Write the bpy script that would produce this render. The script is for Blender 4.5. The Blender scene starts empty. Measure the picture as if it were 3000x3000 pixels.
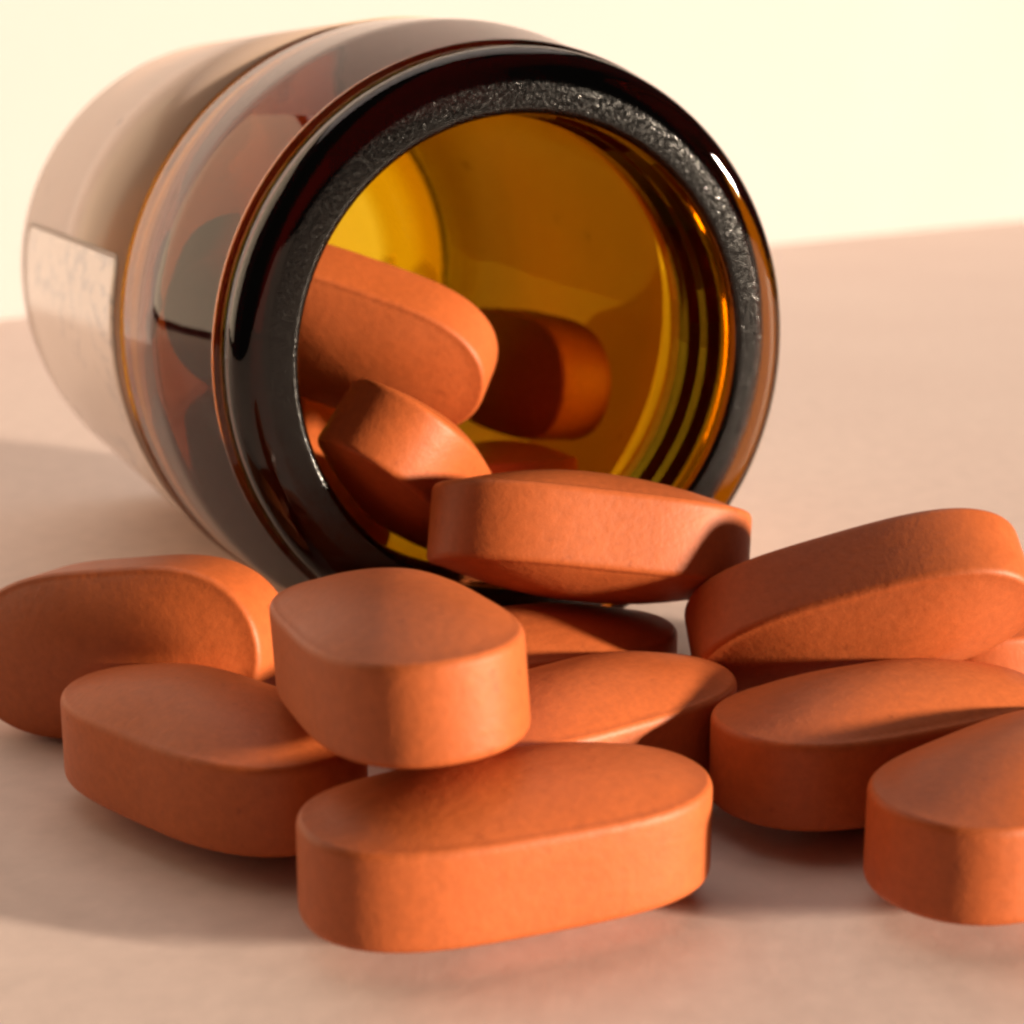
import bpy, math, random
from mathutils import Matrix, Vector, Euler

# ---------------------------------------------------------------- setup
sc = bpy.context.scene
U = 0.001                                    # all sizes below are in millimetres
COL = sc.collection
PITCH, CAMH = 0.2291, 26.0428

cam_data = bpy.data.cameras.new('camera')
cam = bpy.data.objects.new('camera', cam_data)
COL.objects.link(cam)
sc.camera = cam
cam.location = (0, 0, CAMH * U)
cam.rotation_euler = (math.pi / 2 - PITCH, 0, 0)
cam_data.sensor_width = 36.0
cam_data.lens = 60.0
cam_data.clip_start = 0.002
cam_data.clip_end = 20.0
cam_data.dof.use_dof = True
cam_data.dof.focus_distance = 0.066
cam_data.dof.aperture_fstop = 85.0

world = bpy.data.worlds.new('World')
sc.world = world
world.use_nodes = True
bg = world.node_tree.nodes['Background']
bg.inputs['Color'].default_value = (1.0, 0.80, 0.66, 1)
bg.inputs['Strength'].default_value = 0.035

# low warm key from the right, a little in front of the jar
AZ, EL, KD = math.radians(69), math.radians(7.5), 1.5
to_key = Vector((math.sin(AZ) * math.cos(EL), -math.cos(AZ) * math.cos(EL), math.sin(EL)))
key_data = bpy.data.lights.new('key_lamp', 'AREA')
key_data.shape = 'DISK'
key_data.size = 0.11
key_data.energy = 67.0
key_data.color = (1.0, 0.82, 0.62)
key = bpy.data.objects.new('key_lamp', key_data)
COL.objects.link(key)
key.location = Vector((0, 70 * U, 0)) + to_key * KD
key.rotation_euler = to_key.to_track_quat('Z', 'Y').to_euler()

# broad soft overhead fill, added to stand in for the room's light from above
top_data = bpy.data.lights.new('overhead_fill', 'AREA')
top_data.shape = 'RECTANGLE'
top_data.size, top_data.size_y = 0.42, 0.32
top_data.energy = 0.58
top_data.color = (1.0, 0.83, 0.72)
top = bpy.data.objects.new('overhead_fill', top_data)
COL.objects.link(top)
top.location = (-0.05, 0.24, 0.36)

# soft fill lamp added at the left, slightly behind the jar, source unseen
fill_data = bpy.data.lights.new('left_fill', 'AREA')
fill_data.shape = 'RECTANGLE'
fill_data.size, fill_data.size_y = 0.36, 0.30
fill_data.energy = 0.64
fill_data.color = (1.0, 0.75, 0.50)
fill = bpy.data.objects.new('left_fill', fill_data)
COL.objects.link(fill)
fill.location = (-0.30, 0.20, 0.15)
fill.rotation_euler = (Vector(fill.location) - Vector((0, 0.085, 0.012))).to_track_quat('Z', 'Y').to_euler()

sc.view_settings.view_transform = 'Standard'
sc.view_settings.look = 'None'
sc.view_settings.exposure = 0.0
sc.view_settings.gamma = 1.0
sc.view_settings.use_curve_mapping = False
sc.render.engine = 'CYCLES'
sc.cycles.use_denoising = True
sc.cycles.max_bounces = 24
sc.cycles.transmission_bounces = 20
sc.cycles.transparent_max_bounces = 16
sc.cycles.diffuse_bounces = 6
sc.cycles.glossy_bounces = 8
sc.cycles.filter_width = 2.7
sc.cycles.sample_clamp_indirect = 6.0


# ---------------------------------------------------------------- helpers
def new_mat(name):
    m = bpy.data.materials.new(name)
    m.use_nodes = True
    nt = m.node_tree
    nt.nodes.clear()
    out = nt.nodes.new('ShaderNodeOutputMaterial')
    return m, nt, out


def N(nt, kind, **kw):
    n = nt.nodes.new(kind)
    for k, v in kw.items():
        if k in n.inputs:
            n.inputs[k].default_value = v
        else:
            setattr(n, k, v)
    return n


def noise(nt, coord, scale, detail=3.0, rough=0.6):
    n = N(nt, 'ShaderNodeTexNoise', Scale=scale, Detail=detail, Roughness=rough)
    nt.links.new(coord, n.inputs['Vector'])
    return n


def ramp(nt, fac, stops):
    r = nt.nodes.new('ShaderNodeValToRGB')
    e = r.color_ramp.elements
    while len(e) < len(stops):
        e.new(0.5)
    for i, (p, c) in enumerate(stops):
        e[i].position = p
        e[i].color = (c[0], c[1], c[2], 1) if not isinstance(c, (int, float)) else (c, c, c, 1)
    nt.links.new(fac, r.inputs['Fac'])
    return r


def mixc(nt, mode, fac, a, b):
    m = nt.nodes.new('ShaderNodeMix')
    m.data_type = 'RGBA'
    m.blend_type = mode
    for val, idx in ((fac, 0), (a, 6), (b, 7)):
        if isinstance(val, (int, float)):
            m.inputs[idx].default_value = val
        elif isinstance(val, tuple):
            m.inputs[idx].default_value = (*val, 1)
        else:
            nt.links.new(val, m.inputs[idx])
    return m.outputs[2]


def link_obj(name, mesh, mat, parent=None, mw=None):
    o = bpy.data.objects.new(name, mesh)
    COL.objects.link(o)
    if mat and not mesh.materials:
        mesh.materials.append(mat)
    if parent:
        o.parent = parent
    if mw is not None:
        o.matrix_local = mw
    return o


def tag(o, label=None, category=None, group=None, kind=None):
    for k, v in (('label', label), ('category', category), ('group', group), ('kind', kind)):
        if v:
            o[k] = v


def shade(mesh):
    mesh.polygons.foreach_set('use_smooth', [True] * len(mesh.polygons))
    mesh.update()


# ---------------------------------------------------------------- materials
def mat_pill():
    m, nt, out = new_mat('orange_film_coat')
    tc = N(nt, 'ShaderNodeTexCoord')
    oi = N(nt, 'ShaderNodeObjectInfo')
    off = N(nt, 'ShaderNodeVectorMath', operation='MULTIPLY_ADD')
    comb = N(nt, 'ShaderNodeCombineXYZ')
    for i in range(3):
        nt.links.new(oi.outputs['Random'], comb.inputs[i])
    nt.links.new(comb.outputs[0], off.inputs[0])
    off.inputs[1].default_value = (0.7, 0.31, 0.53)
    nt.links.new(tc.outputs['Object'], off.inputs[2])
    co = off.outputs[0]
    big = noise(nt, co, 170, 3, 0.55)
    fine = noise(nt, co, 2600, 3, 0.7)
    c1 = ramp(nt, big.outputs['Fac'], [(0.3, (0.485, 0.110, 0.027)), (0.7, (0.53, 0.126, 0.032))])
    c2 = ramp(nt, fine.outputs['Fac'], [(0.3, 0.88), (0.7, 1.06)])
    col = mixc(nt, 'MULTIPLY', 1.0, c1.outputs[0], c2.outputs[0])
    pit = noise(nt, co, 1500, 2, 0.5)
    pk = ramp(nt, pit.outputs['Fac'], [(0.69, (1, 1, 1)), (0.75, (0.84, 0.80, 0.78))])
    col = mixc(nt, 'MULTIPLY', 1.0, col, pk.outputs[0])
    vary = N(nt, 'ShaderNodeHueSaturation')
    mr = N(nt, 'ShaderNodeMapRange')
    mr.inputs['To Min'].default_value = 0.88
    mr.inputs['To Max'].default_value = 1.06
    nt.links.new(oi.outputs['Random'], mr.inputs['Value'])
    nt.links.new(mr.outputs[0], vary.inputs['Value'])
    nt.links.new(col, vary.inputs['Color'])
    b = N(nt, 'ShaderNodeBsdfPrincipled', Roughness=0.42)
    b.inputs['Specular IOR Level'].default_value = 0.36
    nt.links.new(vary.outputs[0], b.inputs['Base Color'])
    rr = ramp(nt, big.outputs['Fac'], [(0.3, 0.46), (0.7, 0.58)])
    nt.links.new(rr.outputs[0], b.inputs['Roughness'])
    mid = noise(nt, co, 900, 3, 0.6)
    add = N(nt, 'ShaderNodeMath', operation='ADD')
    nt.links.new(fine.outputs['Fac'], add.inputs[0])
    nt.links.new(mid.outputs['Fac'], add.inputs[1])
    bump = N(nt, 'ShaderNodeBump', Strength=0.35, Distance=0.00006)
    nt.links.new(add.outputs[0], bump.inputs['Height'])
    nt.links.new(bump.outputs[0], b.inputs['Normal'])
    nt.links.new(b.outputs[0], out.inputs['Surface'])
    return m


def mat_glass():
    m, nt, out = new_mat('amber_glass')
    tc = N(nt, 'ShaderNodeTexCoord')
    sep = N(nt, 'ShaderNodeSeparateXYZ')
    nt.links.new(tc.outputs['Object'], sep.inputs[0])
    # the ground sealing face of the lip is frosted, the rest is fire-polished
    mr = N(nt, 'ShaderNodeMapRange')
    mr.inputs['From Min'].default_value = 0.00006
    mr.inputs['From Max'].default_value = 0.00022
    mr.inputs['To Min'].default_value = 1.0
    mr.inputs['To Max'].default_value = 0.0
    nt.links.new(sep.outputs['Z'], mr.inputs['Value'])
    rad = N(nt, 'ShaderNodeVectorMath', operation='LENGTH')
    flat = N(nt, 'ShaderNodeVectorMath', operation='MULTIPLY')
    flat.inputs[1].default_value = (1, 1, 0)
    nt.links.new(tc.outputs['Object'], flat.inputs[0])
    nt.links.new(flat.outputs[0], rad.inputs[0])
    mr2 = N(nt, 'ShaderNodeMapRange')
    mr2.inputs['From Min'].default_value = 0.01195
    mr2.inputs['From Max'].default_value = 0.01215
    mr2.inputs['To Min'].default_value = 1.0
    mr2.inputs['To Max'].default_value = 0.0
    nt.links.new(rad.outputs['Value'], mr2.inputs['Value'])
    msk = N(nt, 'ShaderNodeMath', operation='MULTIPLY')
    nt.links.new(mr.outputs[0], msk.inputs[0])
    nt.links.new(mr2.outputs[0], msk.inputs[1])
    fn = noise(nt, tc.outputs['Object'], 5200, 2, 0.7)
    fr = ramp(nt, fn.outputs['Fac'], [(0.35, 0.07), (0.7, 0.24)])
    mul = N(nt, 'ShaderNodeMath', operation='MULTIPLY')
    nt.links.new(msk.outputs[0], mul.inputs[0])
    nt.links.new(fr.outputs[0], mul.inputs[1])
    g = N(nt, 'ShaderNodeBsdfGlass', IOR=1.51)
    g.inputs['Color'].default_value = (1, 1, 1, 1)
    nt.links.new(mul.outputs[0], g.inputs['Roughness'])
    # seeds in the frosted ring, slow waviness elsewhere
    wave = noise(nt, tc.outputs['Object'], 240, 2, 0.5)
    b1 = N(nt, 'ShaderNodeBump', Strength=0.05, Distance=0.0004)
    nt.links.new(wave.outputs['Fac'], b1.inputs['Height'])
    spk = noise(nt, tc.outputs['Object'], 6500, 2, 0.8)
    b2 = N(nt, 'ShaderNodeBump', Distance=0.00005)
    ms = N(nt, 'ShaderNodeMath', operation='MULTIPLY')
    ms.inputs[1].default_value = 0.36
    nt.links.new(msk.outputs[0], ms.inputs[0])
    nt.links.new(ms.outputs[0], b2.inputs['Strength'])
    nt.links.new(spk.outputs['Fac'], b2.inputs['Height'])
    nt.links.new(b1.outputs[0], b2.inputs['Normal'])
    nt.links.new(b2.outputs[0], g.inputs['Normal'])
    nt.links.new(g.outputs[0], out.inputs['Surface'])
    va = N(nt, 'ShaderNodeVolumeAbsorption')
    va.inputs['Color'].default_value = (0.904, 0.805, 0.0, 1)
    va.inputs['Density'].default_value = 4000.0
    nt.links.new(va.outputs[0], out.inputs['Volume'])
    return m


def mat_paper(name, base, dirt, rough, transl, blot):
    m, nt, out = new_mat(name)
    tc = N(nt, 'ShaderNodeTexCoord')
    mp = N(nt, 'ShaderNodeMapping')
    nt.links.new(tc.outputs['Object'], mp.inputs['Vector'])
    n1 = noise(nt, mp.outputs[0], 90, 4, 0.6)
    c = ramp(nt, n1.outputs['Fac'], [(0.3, tuple(x * 0.93 for x in base)), (0.7, base)])
    sp = noise(nt, mp.outputs[0], 330, 2, 0.5)
    k = ramp(nt, sp.outputs['Fac'], [(0.70, (1, 1, 1)), (0.76, dirt)])
    col = mixc(nt, 'MULTIPLY', 1.0, c.outputs[0], k.outputs[0])
    if blot:
        # smudged grey print, too worn to read, in rows along the jar
        mp2 = N(nt, 'ShaderNodeMapping')
        mp2.inputs['Scale'].default_value = (1, 1, 0.55)
        nt.links.new(tc.outputs['Object'], mp2.inputs['Vector'])
        n2 = noise(nt, mp2.outputs[0], 900, 3, 0.6)
        n3 = noise(nt, tc.outputs['Object'], 130, 2, 0.5)
        pm = N(nt, 'ShaderNodeMath', operation='MULTIPLY')
        r2 = ramp(nt, n2.outputs['Fac'], [(0.48, 0.0), (0.6, 1.0)])
        r3 = ramp(nt, n3.outputs['Fac'], [(0.42, 0.0), (0.54, 1.0)])
        nt.links.new(r2.outputs[0], pm.inputs[0])
        nt.links.new(r3.outputs[0], pm.inputs[1])
        sc_ = N(nt, 'ShaderNodeMath', operation='MULTIPLY')
        sc_.inputs[1].default_value = 0.75
        nt.links.new(pm.outputs[0], sc_.inputs[0])
        col = mixc(nt, 'MIX', sc_.outputs[0], col, (0.30, 0.24, 0.24))
    b = N(nt, 'ShaderNodeBsdfPrincipled', Roughness=rough)
    b.inputs['Specular IOR Level'].default_value = 0.5
    b.inputs['Coat Weight'].default_value = 1.0
    b.inputs['Coat Roughness'].default_value = 0.2
    nt.links.new(col, b.inputs['Base Color'])
    wv = noise(nt, tc.outputs['Object'], 150, 2, 0.5)
    bp = N(nt, 'ShaderNodeBump', Strength=0.12, Distance=0.0003)
    nt.links.new(wv.outputs['Fac'], bp.inputs['Height'])
    nt.links.new(bp.outputs[0], b.inputs['Normal'])
    if transl > 0:
        t = N(nt, 'ShaderNodeBsdfTranslucent')
        nt.links.new(col, t.inputs['Color'])
        mx = N(nt, 'ShaderNodeMixShader', Fac=transl)
        nt.links.new(b.outputs[0], mx.inputs[1])
        nt.links.new(t.outputs[0], mx.inputs[2])
        nt.links.new(mx.outputs[0], out.inputs['Surface'])
    else:
        nt.links.new(b.outputs[0], out.inputs['Surface'])
    return m


def mat_table():
    m, nt, out = new_mat('satin_table')
    tc = N(nt, 'ShaderNodeTexCoord')
    n1 = noise(nt, tc.outputs['Object'], 22, 4, 0.6)
    n2 = noise(nt, tc.outputs['Object'], 700, 3, 0.6)
    c = ramp(nt, n1.outputs['Fac'], [(0.3, (0.77, 0.615, 0.56)), (0.7, (0.81, 0.66, 0.60))])
    f = ramp(nt, n2.outputs['Fac'], [(0.3, 0.92), (0.7, 1.03)])
    col = mixc(nt, 'MULTIPLY', 1.0, c.outputs[0], f.outputs[0])
    b = N(nt, 'ShaderNodeBsdfPrincipled', Roughness=0.58)
    nt.links.new(col, b.inputs['Base Color'])
    bp = N(nt, 'ShaderNodeBump', Strength=0.15, Distance=0.0001)
    nt.links.new(n2.outputs['Fac'], bp.inputs['Height'])
    nt.links.new(bp.outputs[0], b.inputs['Normal'])
    nt.links.new(b.outputs[0], out.inputs['Surface'])
    return m


def mat_wall():
    m, nt, out = new_mat('cream_wall')
    tc = N(nt, 'ShaderNodeTexCoord')
    n1 = noise(nt, tc.outputs['Object'], 9, 4, 0.6)
    c = ramp(nt, n1.outputs['Fac'], [(0.3, (0.415, 0.375, 0.372)), (0.7, (0.44, 0.40, 0.396))])
    b = N(nt, 'ShaderNodeBsdfPrincipled', Roughness=0.8)
    nt.links.new(c.outputs[0], b.inputs['Base Color'])
    n2 = noise(nt, tc.outputs['Object'], 260, 3, 0.6)
    bp = N(nt, 'ShaderNodeBump', Strength=0.1, Distance=0.0005)
    nt.links.new(n2.outputs['Fac'], bp.inputs['Height'])
    nt.links.new(bp.outputs[0], b.inputs['Normal'])
    nt.links.new(b.outputs[0], out.inputs['Surface'])
    return m


def mat_plain(name, col, rough):
    m, nt, out = new_mat(name)
    tc = N(nt, 'ShaderNodeTexCoord')
    n1 = noise(nt, tc.outputs['Object'], 500, 3, 0.6)
    c = ramp(nt, n1.outputs['Fac'], [(0.3, tuple(x * 0.8 for x in col)), (0.7, col)])
    b = N(nt, 'ShaderNodeBsdfPrincipled', Roughness=rough)
    nt.links.new(c.outputs[0], b.inputs['Base Color'])
    nt.links.new(b.outputs[0], out.inputs['Surface'])
    return m


PILL = mat_pill()
GLASS = mat_glass()
LABEL = mat_paper('label_paper', (0.97, 0.715, 0.545), (0.45, 0.36, 0.34), 0.35, 0.30, False)
STICKER = mat_paper('sticker_paper', (0.94, 0.75, 0.61), (0.8, 0.74, 0.72), 0.3, 0.0, True)
BORDER = mat_plain('sticker_border', (0.42, 0.30, 0.22), 0.4)
TABLE = mat_table()
WALL = mat_wall()


# ---------------------------------------------------------------- setting
# table edge against the wall: from (-66,220) to (127,430) mm, extended both ways
e0, e1 = Vector((-66, 220.5)), Vector((127, 430))
ed = (e1 - e0).normalized()
en = Vector((ed.y, -ed.x))                    # towards the camera side


def prism(name, pts2, z0, z1, mat):
    n = len(pts2)
    v = [(x * U, y * U, z0 * U) for x, y in pts2] + [(x * U, y * U, z1 * U) for x, y in pts2]
    f = [tuple(range(n))[::-1], tuple(range(n, 2 * n))]
    f += [(i, (i + 1) % n, n + (i + 1) % n, n + i) for i in range(n)]
    me = bpy.data.meshes.new(name)
    me.from_pydata(v, [], f)
    me.update()
    return link_obj(name, me, mat)


a, b_ = e0 - ed * 260, e0 + ed * 520
ta, tb = a + en * 520, b_ + en * 520
tk = en * -320
table = prism('table', [tuple(a + tk), tuple(ta), tuple(tb), tuple(b_ + tk)], -20, 0, TABLE)
tag(table, 'pale pinkish satin table top under the jar and tablets', 'table', kind='structure')
g1, g0 = -1.5, -13.5
wa = e0 - ed * 72
wp = [wa + en * g1, b_ + en * g1, b_ + en * g0, wa + en * g0]
wall = prism('wall', [tuple(p) for p in wp], -8, 250, WALL)
tag(wall, 'bright sunlit cream wall behind the table', 'wall', kind='structure')


# ---------------------------------------------------------------- jar
def fillet(pts):
    """polyline of (s, r, fillet radius) -> rounded polyline"""
    out = []
    for i, (s, r, fr) in enumerate(pts):
        p = Vector((s, r))
        if i in (0, len(pts) - 1) or fr <= 0:
            out.append(p)
            continue
        d0 = (Vector(pts[i - 1][:2]) - p)
        d1 = (Vector(pts[i + 1][:2]) - p)
        l0, l1 = d0.length, d1.length
        d0.normalize(); d1.normalize()
        ang = math.acos(max(-1, min(1, d0.dot(d1))))
        tl = min(fr / math.tan(ang / 2), l0 * 0.48, l1 * 0.48)
        rr = tl * math.tan(ang / 2)
        q0, q1 = p + d0 * tl, p + d1 * tl
        bis = (d0 + d1).normalized()
        c = p + bis * (rr / math.sin(ang / 2))
        v0, v1 = q0 - c, q1 - c
        sweep = math.pi - ang
        n = max(3, int(sweep / 0.14) + 1)
        for k in range(n + 1):
            t = k / n
            w0 = math.sin((1 - t) * sweep) / math.sin(sweep) if sweep > 1e-3 else 1 - t
            w1 = math.sin(t * sweep) / math.sin(sweep) if sweep > 1e-3 else t
            out.append(c + v0 * w0 + v1 * w1)
    return out


def lathe(name, prof, seg=192, closed=False):
    """prof: list of (s, r); revolve about local Z (= s axis)"""
    v, f, rows = [], [], []
    for s, r in prof:
        if r < 1e-6:
            rows.append([len(v)] * seg)
            v.append((0, 0, s * U))
        else:
            row = []
            for j in range(seg):
                t = 2 * math.pi * j / seg
                row.append(len(v))
                v.append((r * math.cos(t) * U, r * math.sin(t) * U, s * U))
            rows.append(row)
    m = len(rows)
    for i in range(m if closed else m - 1):
        A, B = rows[i], rows[(i + 1) % m]
        for j in range(seg):
            k = (j + 1) % seg
            q = []
            for idx in (A[j], A[k], B[k], B[j]):
                if idx not in q:
                    q.append(idx)
            if len(q) > 2:
                f.append(tuple(q))
    me = bpy.data.meshes.new(name)
    me.from_pydata(v, [], f)
    import bmesh
    bm = bmesh.new(); bm.from_mesh(me)
    bmesh.ops.recalc_face_normals(bm, faces=bm.faces)
    bm.to_mesh(me); bm.free()
    shade(me)
    return me


PSI, RB = 0.4138, 15.3
MX, MY = 0.8045, 75.7989
ax = Vector((-math.sin(PSI), math.cos(PSI), 0))
ux = Vector((math.cos(PSI), math.sin(PSI), 0))
uy = ax.cross(ux)                              # points down
BASE = Vector((MX, MY, 0)) + ax * 24.5
jar = bpy.data.objects.new('glass_jar', None)
jar.empty_display_size = 0.01
COL.objects.link(jar)
jar.location = BASE * U
tag(jar, 'open amber glass jar with peach paper label, lying on its side', 'jar')
mouth = (Vector((MX, MY, RB + 0.12)) - BASE) * U
JM = Matrix(((ux.x, uy.x, ax.x, mouth.x), (ux.y, uy.y, ax.y, mouth.y), (ux.z, uy.z, ax.z, mouth.z), (0, 0, 0, 1)))

profile = fillet([
    (47.2, 0, 0), (47.5, 9.0, 4), (47.8, 14.15, 2.6), (12.6, 14.15, 4.0), (6.8, 10.9, 2.0),
    (5.4, 10.78, 0.5), (4.5, 10.62, 0.5), (3.6, 10.78, 0.5), (2.6, 10.60, 0.5), (1.7, 10.75, 0.5),
    (0.0, 10.60, 0.35), (0.0, 13.50, 1.35), (2.0, 13.55, 0.08), (2.12, 13.86, 0.16), (2.52, 13.86, 0.18), (2.66, 12.85, 0.12),
    (3.25, 12.85, 0.2), (3.5, 13.5, 0.3), (8.2, 15.0, 5.0), (13.6, 15.3, 6.0), (49.2, 15.3, 1.6), (49.2, 11.2, 0.6),
    (48.5, 9.8, 0.8), (48.3, 0, 0)])
body = link_obj('body', lathe('jar_glass', [(p.x, p.y) for p in profile]), GLASS, jar, JM)
body['label'] = 'amber glass body with thick dark frosted lip'

lp = [(14.3, RB + 0.02), (14.3, RB + 0.10), (46.6, RB + 0.10), (46.6, RB + 0.02)]
label = link_obj('label', lathe('jar_label', lp, closed=True), LABEL, jar, JM)
for e in label.data.polygons:
    e.use_smooth = True
label['label'] = 'peach paper label wrapped round the jar'


def patch(name, s0, s1, a0, a1, r0, r1, rad, hole=None):
    """rounded rectangle wrapped on the cylinder; angles in degrees measured upward from local x"""
    def loop(s0, s1, l0, l1, rad):
        pts = []
        for cx, cy, st in ((s0 + rad, l0 + rad, 180), (s1 - rad, l0 + rad, 270), (s1 - rad, l1 - rad, 0), (s0 + rad, l1 - rad, 90)):
            for k in range(9):
                t = math.radians(st + k * 90 / 8)
                pts.append((cx + rad * math.cos(t), cy + rad * math.sin(t)))
        # densify
        res = []
        for i, p in enumerate(pts):
            q = pts[(i + 1) % len(pts)]
            n = max(1, int(math.hypot(q[0] - p[0], q[1] - p[1]) / 0.7))
            res += [(p[0] + (q[0] - p[0]) * k / n, p[1] + (q[1] - p[1]) * k / n) for k in range(n)]
        return res
    l0, l1 = math.radians(a0) * RB, math.radians(a1) * RB

    def P(s, l, r):
        t = -l / RB
        return (r * math.cos(t) * U, r * math.sin(t) * U, s * U)
    v, f = [], []
    if hole:
        lo = loop(s0, s1, l0, l1, rad)
        c = ((s0 + s1) / 2, (l0 + l1) / 2)
        li = []
        # inner loop: same points pulled in by the border width
        for i, p in enumerate(lo):
            q0, q1 = lo[i - 1], lo[(i + 1) % len(lo)]
            tx, ty = q1[0] - q0[0], q1[1] - q0[1]
            d = math.hypot(tx, ty)
            li.append((p[0] - ty / d * hole, p[1] + tx / d * hole))
        n = len(lo)
        for lst in (lo, li):
            for r in (r0, r1):
                v += [P(s, l, r) for s, l in lst]
        for i in range(n):
            k = (i + 1) % n
            f += [(n + i, n + k, 3 * n + k, 3 * n + i), (i, k, n + k, n + i), (2 * n + k, 2 * n + i, 3 * n + i, 3 * n + k)]
    else:
        # grid with rounded corners: rows along l
        rows = 90
        cols = 24
        for r in (r0, r1):
            for i in range(rows + 1):
                l = l0 + (l1 - l0) * i / rows
                dd = min(l - l0, l1 - l)
                ins = rad - math.sqrt(max(0, rad * rad - (rad - dd) ** 2)) if dd < rad else 0
                for j in range(cols + 1):
                    s = s0 + ins + (s1 - s0 - 2 * ins) * j / cols
                    v.append(P(s, l, r))
        W = cols + 1
        off = (rows + 1) * W
        for i in range(rows):
            for j in range(cols):
                q = (i * W + j, i * W + j + 1, (i + 1) * W + j + 1, (i + 1) * W + j)
                f.append(q[::-1])
                f.append(tuple(x + off for x in q))
        for i in range(rows):
            for j in (0, cols):
                p, q = i * W + j, (i + 1) * W + j
                f.append((p, q, q + off, p + off))
        for j in range(cols):
            for i in (0, rows):
                p, q = i * W + j, i * W + j + 1
                f.append((p, q, q + off, p + off))
    me = bpy.data.meshes.new(name)
    me.from_pydata(v, [], f)
    import bmesh
    bm = bmesh.new(); bm.from_mesh(me)
    bmesh.ops.recalc_face_normals(bm, faces=bm.faces)
    bm.to_mesh(me); bm.free()
    shade(me)
    return me


sticker = link_obj('sticker', patch('sticker', 15.7, 45.2, 166, 262, RB + 0.105, RB + 0.15, 1.3), STICKER, label)
sticker['label'] = 'paler sticker with rounded corner and smudged grey print'
border = link_obj('border', patch('border', 15.55, 45.35, 165.4, 262.6, RB + 0.105, RB + 0.165, 1.4, hole=0.22), BORDER, sticker)


# ---------------------------------------------------------------- tablets
PL, PW, PWALL, PDOME, PN, QN = 14.158, 7.219, 3.064, 1.246, 3.35, 2.1


def tablet_mesh(name, seed):
    rnd = random.Random(seed)
    seg = 112
    # outline sampled evenly by arc length
    raw = []
    for i in range(2880):
        t = 2 * math.pi * i / 2880
        c, s = math.cos(t), math.sin(t)
        raw.append((PL / 2 * math.copysign(abs(c) ** (2 / PN), c), PW / 2 * math.copysign(abs(s) ** (2 / QN), s)))
    acc = [0.0]
    for i in range(2880):
        p, q = raw[i], raw[(i + 1) % 2880]
        acc.append(acc[-1] + math.hypot(q[0] - p[0], q[1] - p[1]))
    ol, i = [], 0
    for k in range(seg):
        d = acc[-1] * k / seg
        while acc[i + 1] < d:
            i += 1
        u = (d - acc[i]) / (acc[i + 1] - acc[i])
        p, q = raw[i], raw[(i + 1) % 2880]
        ol.append((p[0] + (q[0] - p[0]) * u, p[1] + (q[1] - p[1]) * u))
    h, bv = PWALL / 2, 0.24
    rings = []                                  # (scale inset mm, rho, z)
    dome = lambda q: PDOME * (1 - q ** 2)
    for q in (0.06, 0.2, 0.36, 0.52, 0.66, 0.78, 0.86, 0.90):
        rings.append(('s', q, h + dome(q)))
    top = rings[:]
    edge = []
    # rounded shoulder between dome and wall
    for k in range(7):
        t = k / 6 * math.pi / 2
        edge.append(('i', bv * (1 - math.sin(t)), (h - 0.20) + 0.345 * math.cos(t)))
    upper = top + edge
    lower = [(m, q, -z) for m, q, z in upper[::-1]]
    v, f = [], []
    allr = upper + [('i', 0.0, h * 0.33), ('i', 0.0, -h * 0.33)] + lower
    wob = [rnd.uniform(0, 6.28) for _ in range(4)]
    for m, q, z in allr:
        for (x, y) in ol:
            if m == 's':
                X, Y = x * q, y * q
            else:
                X, Y = x * (1 - q / (PL / 2)), y * (1 - q / (PW / 2))
            a = math.atan2(Y, X)
            w = 1 + 0.0025 * math.sin(3 * a + wob[0]) + 0.0018 * math.sin(5 * a + wob[1])
            dz = 0.02 * math.sin(X * 0.6 + wob[2]) * math.cos(Y * 0.8 + wob[3])
            v.append((X * w * U, Y * w * U, (z + dz) * U))
    n = len(allr)
    for i in range(n - 1):
        for j in range(seg):
            k = (j + 1) % seg
            f.append((i * seg + j, (i + 1) * seg + j, (i + 1) * seg + k, i * seg + k))
    v.append((0, 0, (h + PDOME) * U)); v.append((0, 0, -(h + PDOME) * U))
    t0, b0 = len(v) - 2, len(v) - 1
    for j in range(seg):
        k = (j + 1) % seg
        f.append((t0, j, k))
        f.append((b0, (n - 1) * seg + k, (n - 1) * seg + j))
    me = bpy.data.meshes.new(name)
    me.from_pydata(v, [], f)
    shade(me)
    me.materials.append(PILL)
    return me


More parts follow.
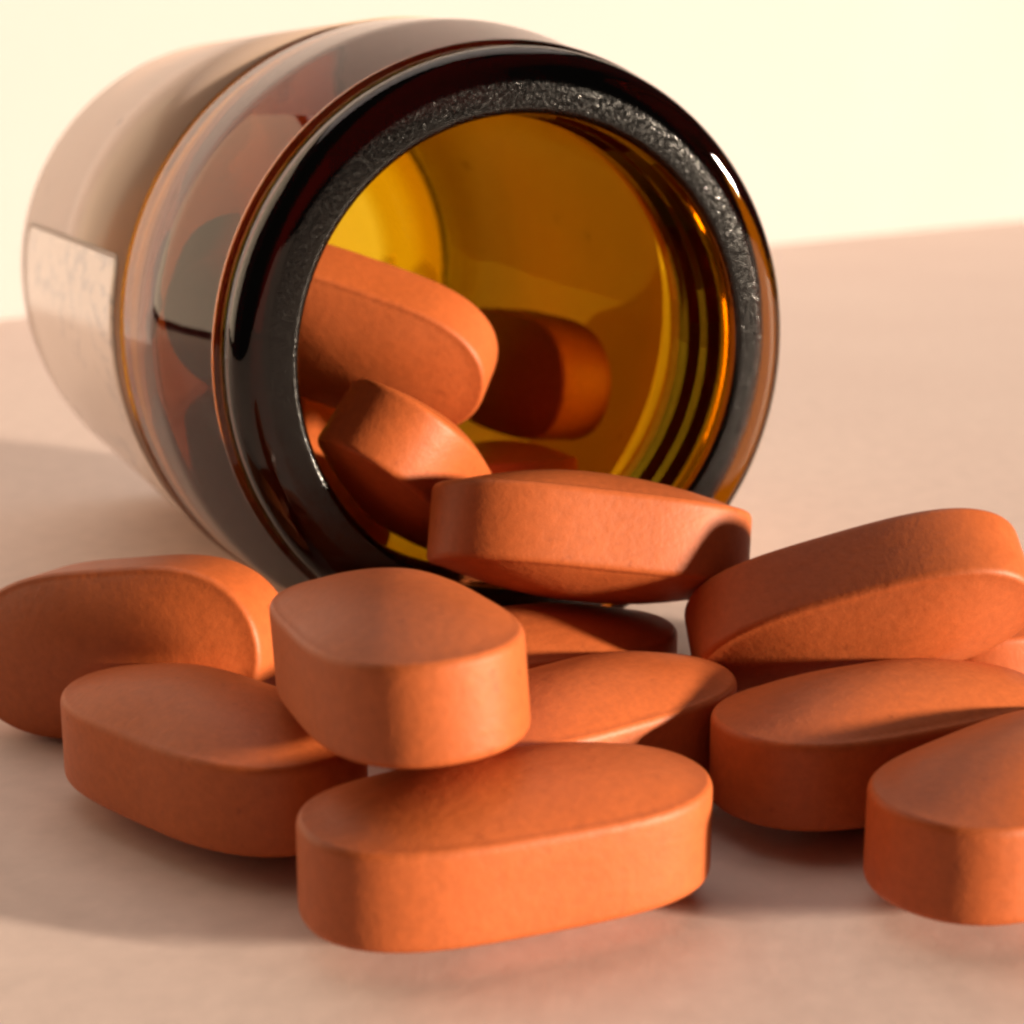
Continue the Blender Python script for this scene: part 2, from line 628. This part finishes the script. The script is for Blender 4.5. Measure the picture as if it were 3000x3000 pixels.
MESHES = [tablet_mesh('tablet_%d' % i, i) for i in range(5)]
OUT, INN = 'orange tablets spilled on the table', 'orange tablets still inside the jar'
POSES = [
    ((-0.0497, 52.1746, 2.7830, 0.4031, 0.0000, 0.0000), 'front orange tablet lying flat in the foreground centre, its long side sunlit', OUT),
    ((-4.0259, 55.5718, 7.9276, 1.9203, -0.0458, 0.0657), 'orange tablet on top of the pile, rounded end towards the viewer', OUT),
    ((-11.3073, 60.1259, 2.7830, -0.7303, 0.0000, 0.0000), 'shaded orange tablet lying flat at the left under the topmost tablet', OUT),
    ((-16.3189, 69.1909, 4.0510, -0.3121, 1.4989, -0.1551), 'leftmost orange tablet standing on its edge, dark face to the viewer', OUT),
    ((3.3982, 71.1892, 8.3011, 0.2340, -0.3268, 0.1617), 'orange tablet lying across the lower lip of the jar mouth', OUT),
    ((2.6126, 61.8176, 2.7830, 0.6596, 0.0000, 0.0000), 'orange tablet lying flat right behind the topmost tablet, tip in shadow', OUT),
    ((0.3031, 69.4358, 2.7830, 0.3480, 0.0000, 0.0000), 'mostly hidden orange tablet lying under the one across the jar lip', OUT),
    ((14.2767, 68.0122, 5.9775, -0.1626, 2.2921, -0.3236), 'orange tablet tilted up at the right, underside facing the viewer', OUT),
    ((14.0309, 61.4459, 2.7830, 0.4613, 0.0000, 0.0000), 'orange tablet lying flat at the right below the tilted one', OUT),
    ((17.8374, 55.0118, 2.7830, 0.7227, 0.0000, 0.0000), 'nearest right orange tablet cut off by the right picture edge', OUT),
    ((23.5387, 74.0518, 2.7830, 0.4972, 0.0000, 0.0000), 'sliver of an orange tablet at the right edge under the tilted one', OUT),
    ((-7.8075, 84.1742, 15.4233, -0.0751, 1.9983, 0.3229), 'big sunlit orange tablet inside the jar at the left, face outward', INN),
    ((-4.6074, 78.3785, 9.5934, 1.4089, 0.4689, 0.5065), 'orange tablet in the jar neck sloping down to the right, edge sunlit', INN),
    ((0.6764, 101.1196, 10.9696, -1.0474, 1.4727, 0.0126), 'dark shaded orange tablet standing deep inside the jar at the right', INN),
    ((-0.8681, 90.3866, 6.0905, 1.8739, -0.0181, 0.1953), 'orange tablet on the jar floor with only a sunlit tip showing', INN),
    ((-10.1758, 90.3536, 7.3315, -1.4196, -0.8894, 0.4237), 'dark red shaded tablet at the jar bottom left behind the sloping one', INN),
]
for i, (g, lab, grp) in enumerate(POSES):
    o = link_obj('tablet', MESHES[i % 5], None)
    x, y, z, yaw, ta_, tb_ = g
    M = Matrix.Rotation(yaw, 4, 'Z') @ Matrix.Rotation(tb_, 4, 'Y') @ Matrix.Rotation(ta_, 4, 'X')
    o.matrix_world = Matrix.Translation(Vector((x, y, z)) * U) @ M
    tag(o, lab, 'tablet', grp)
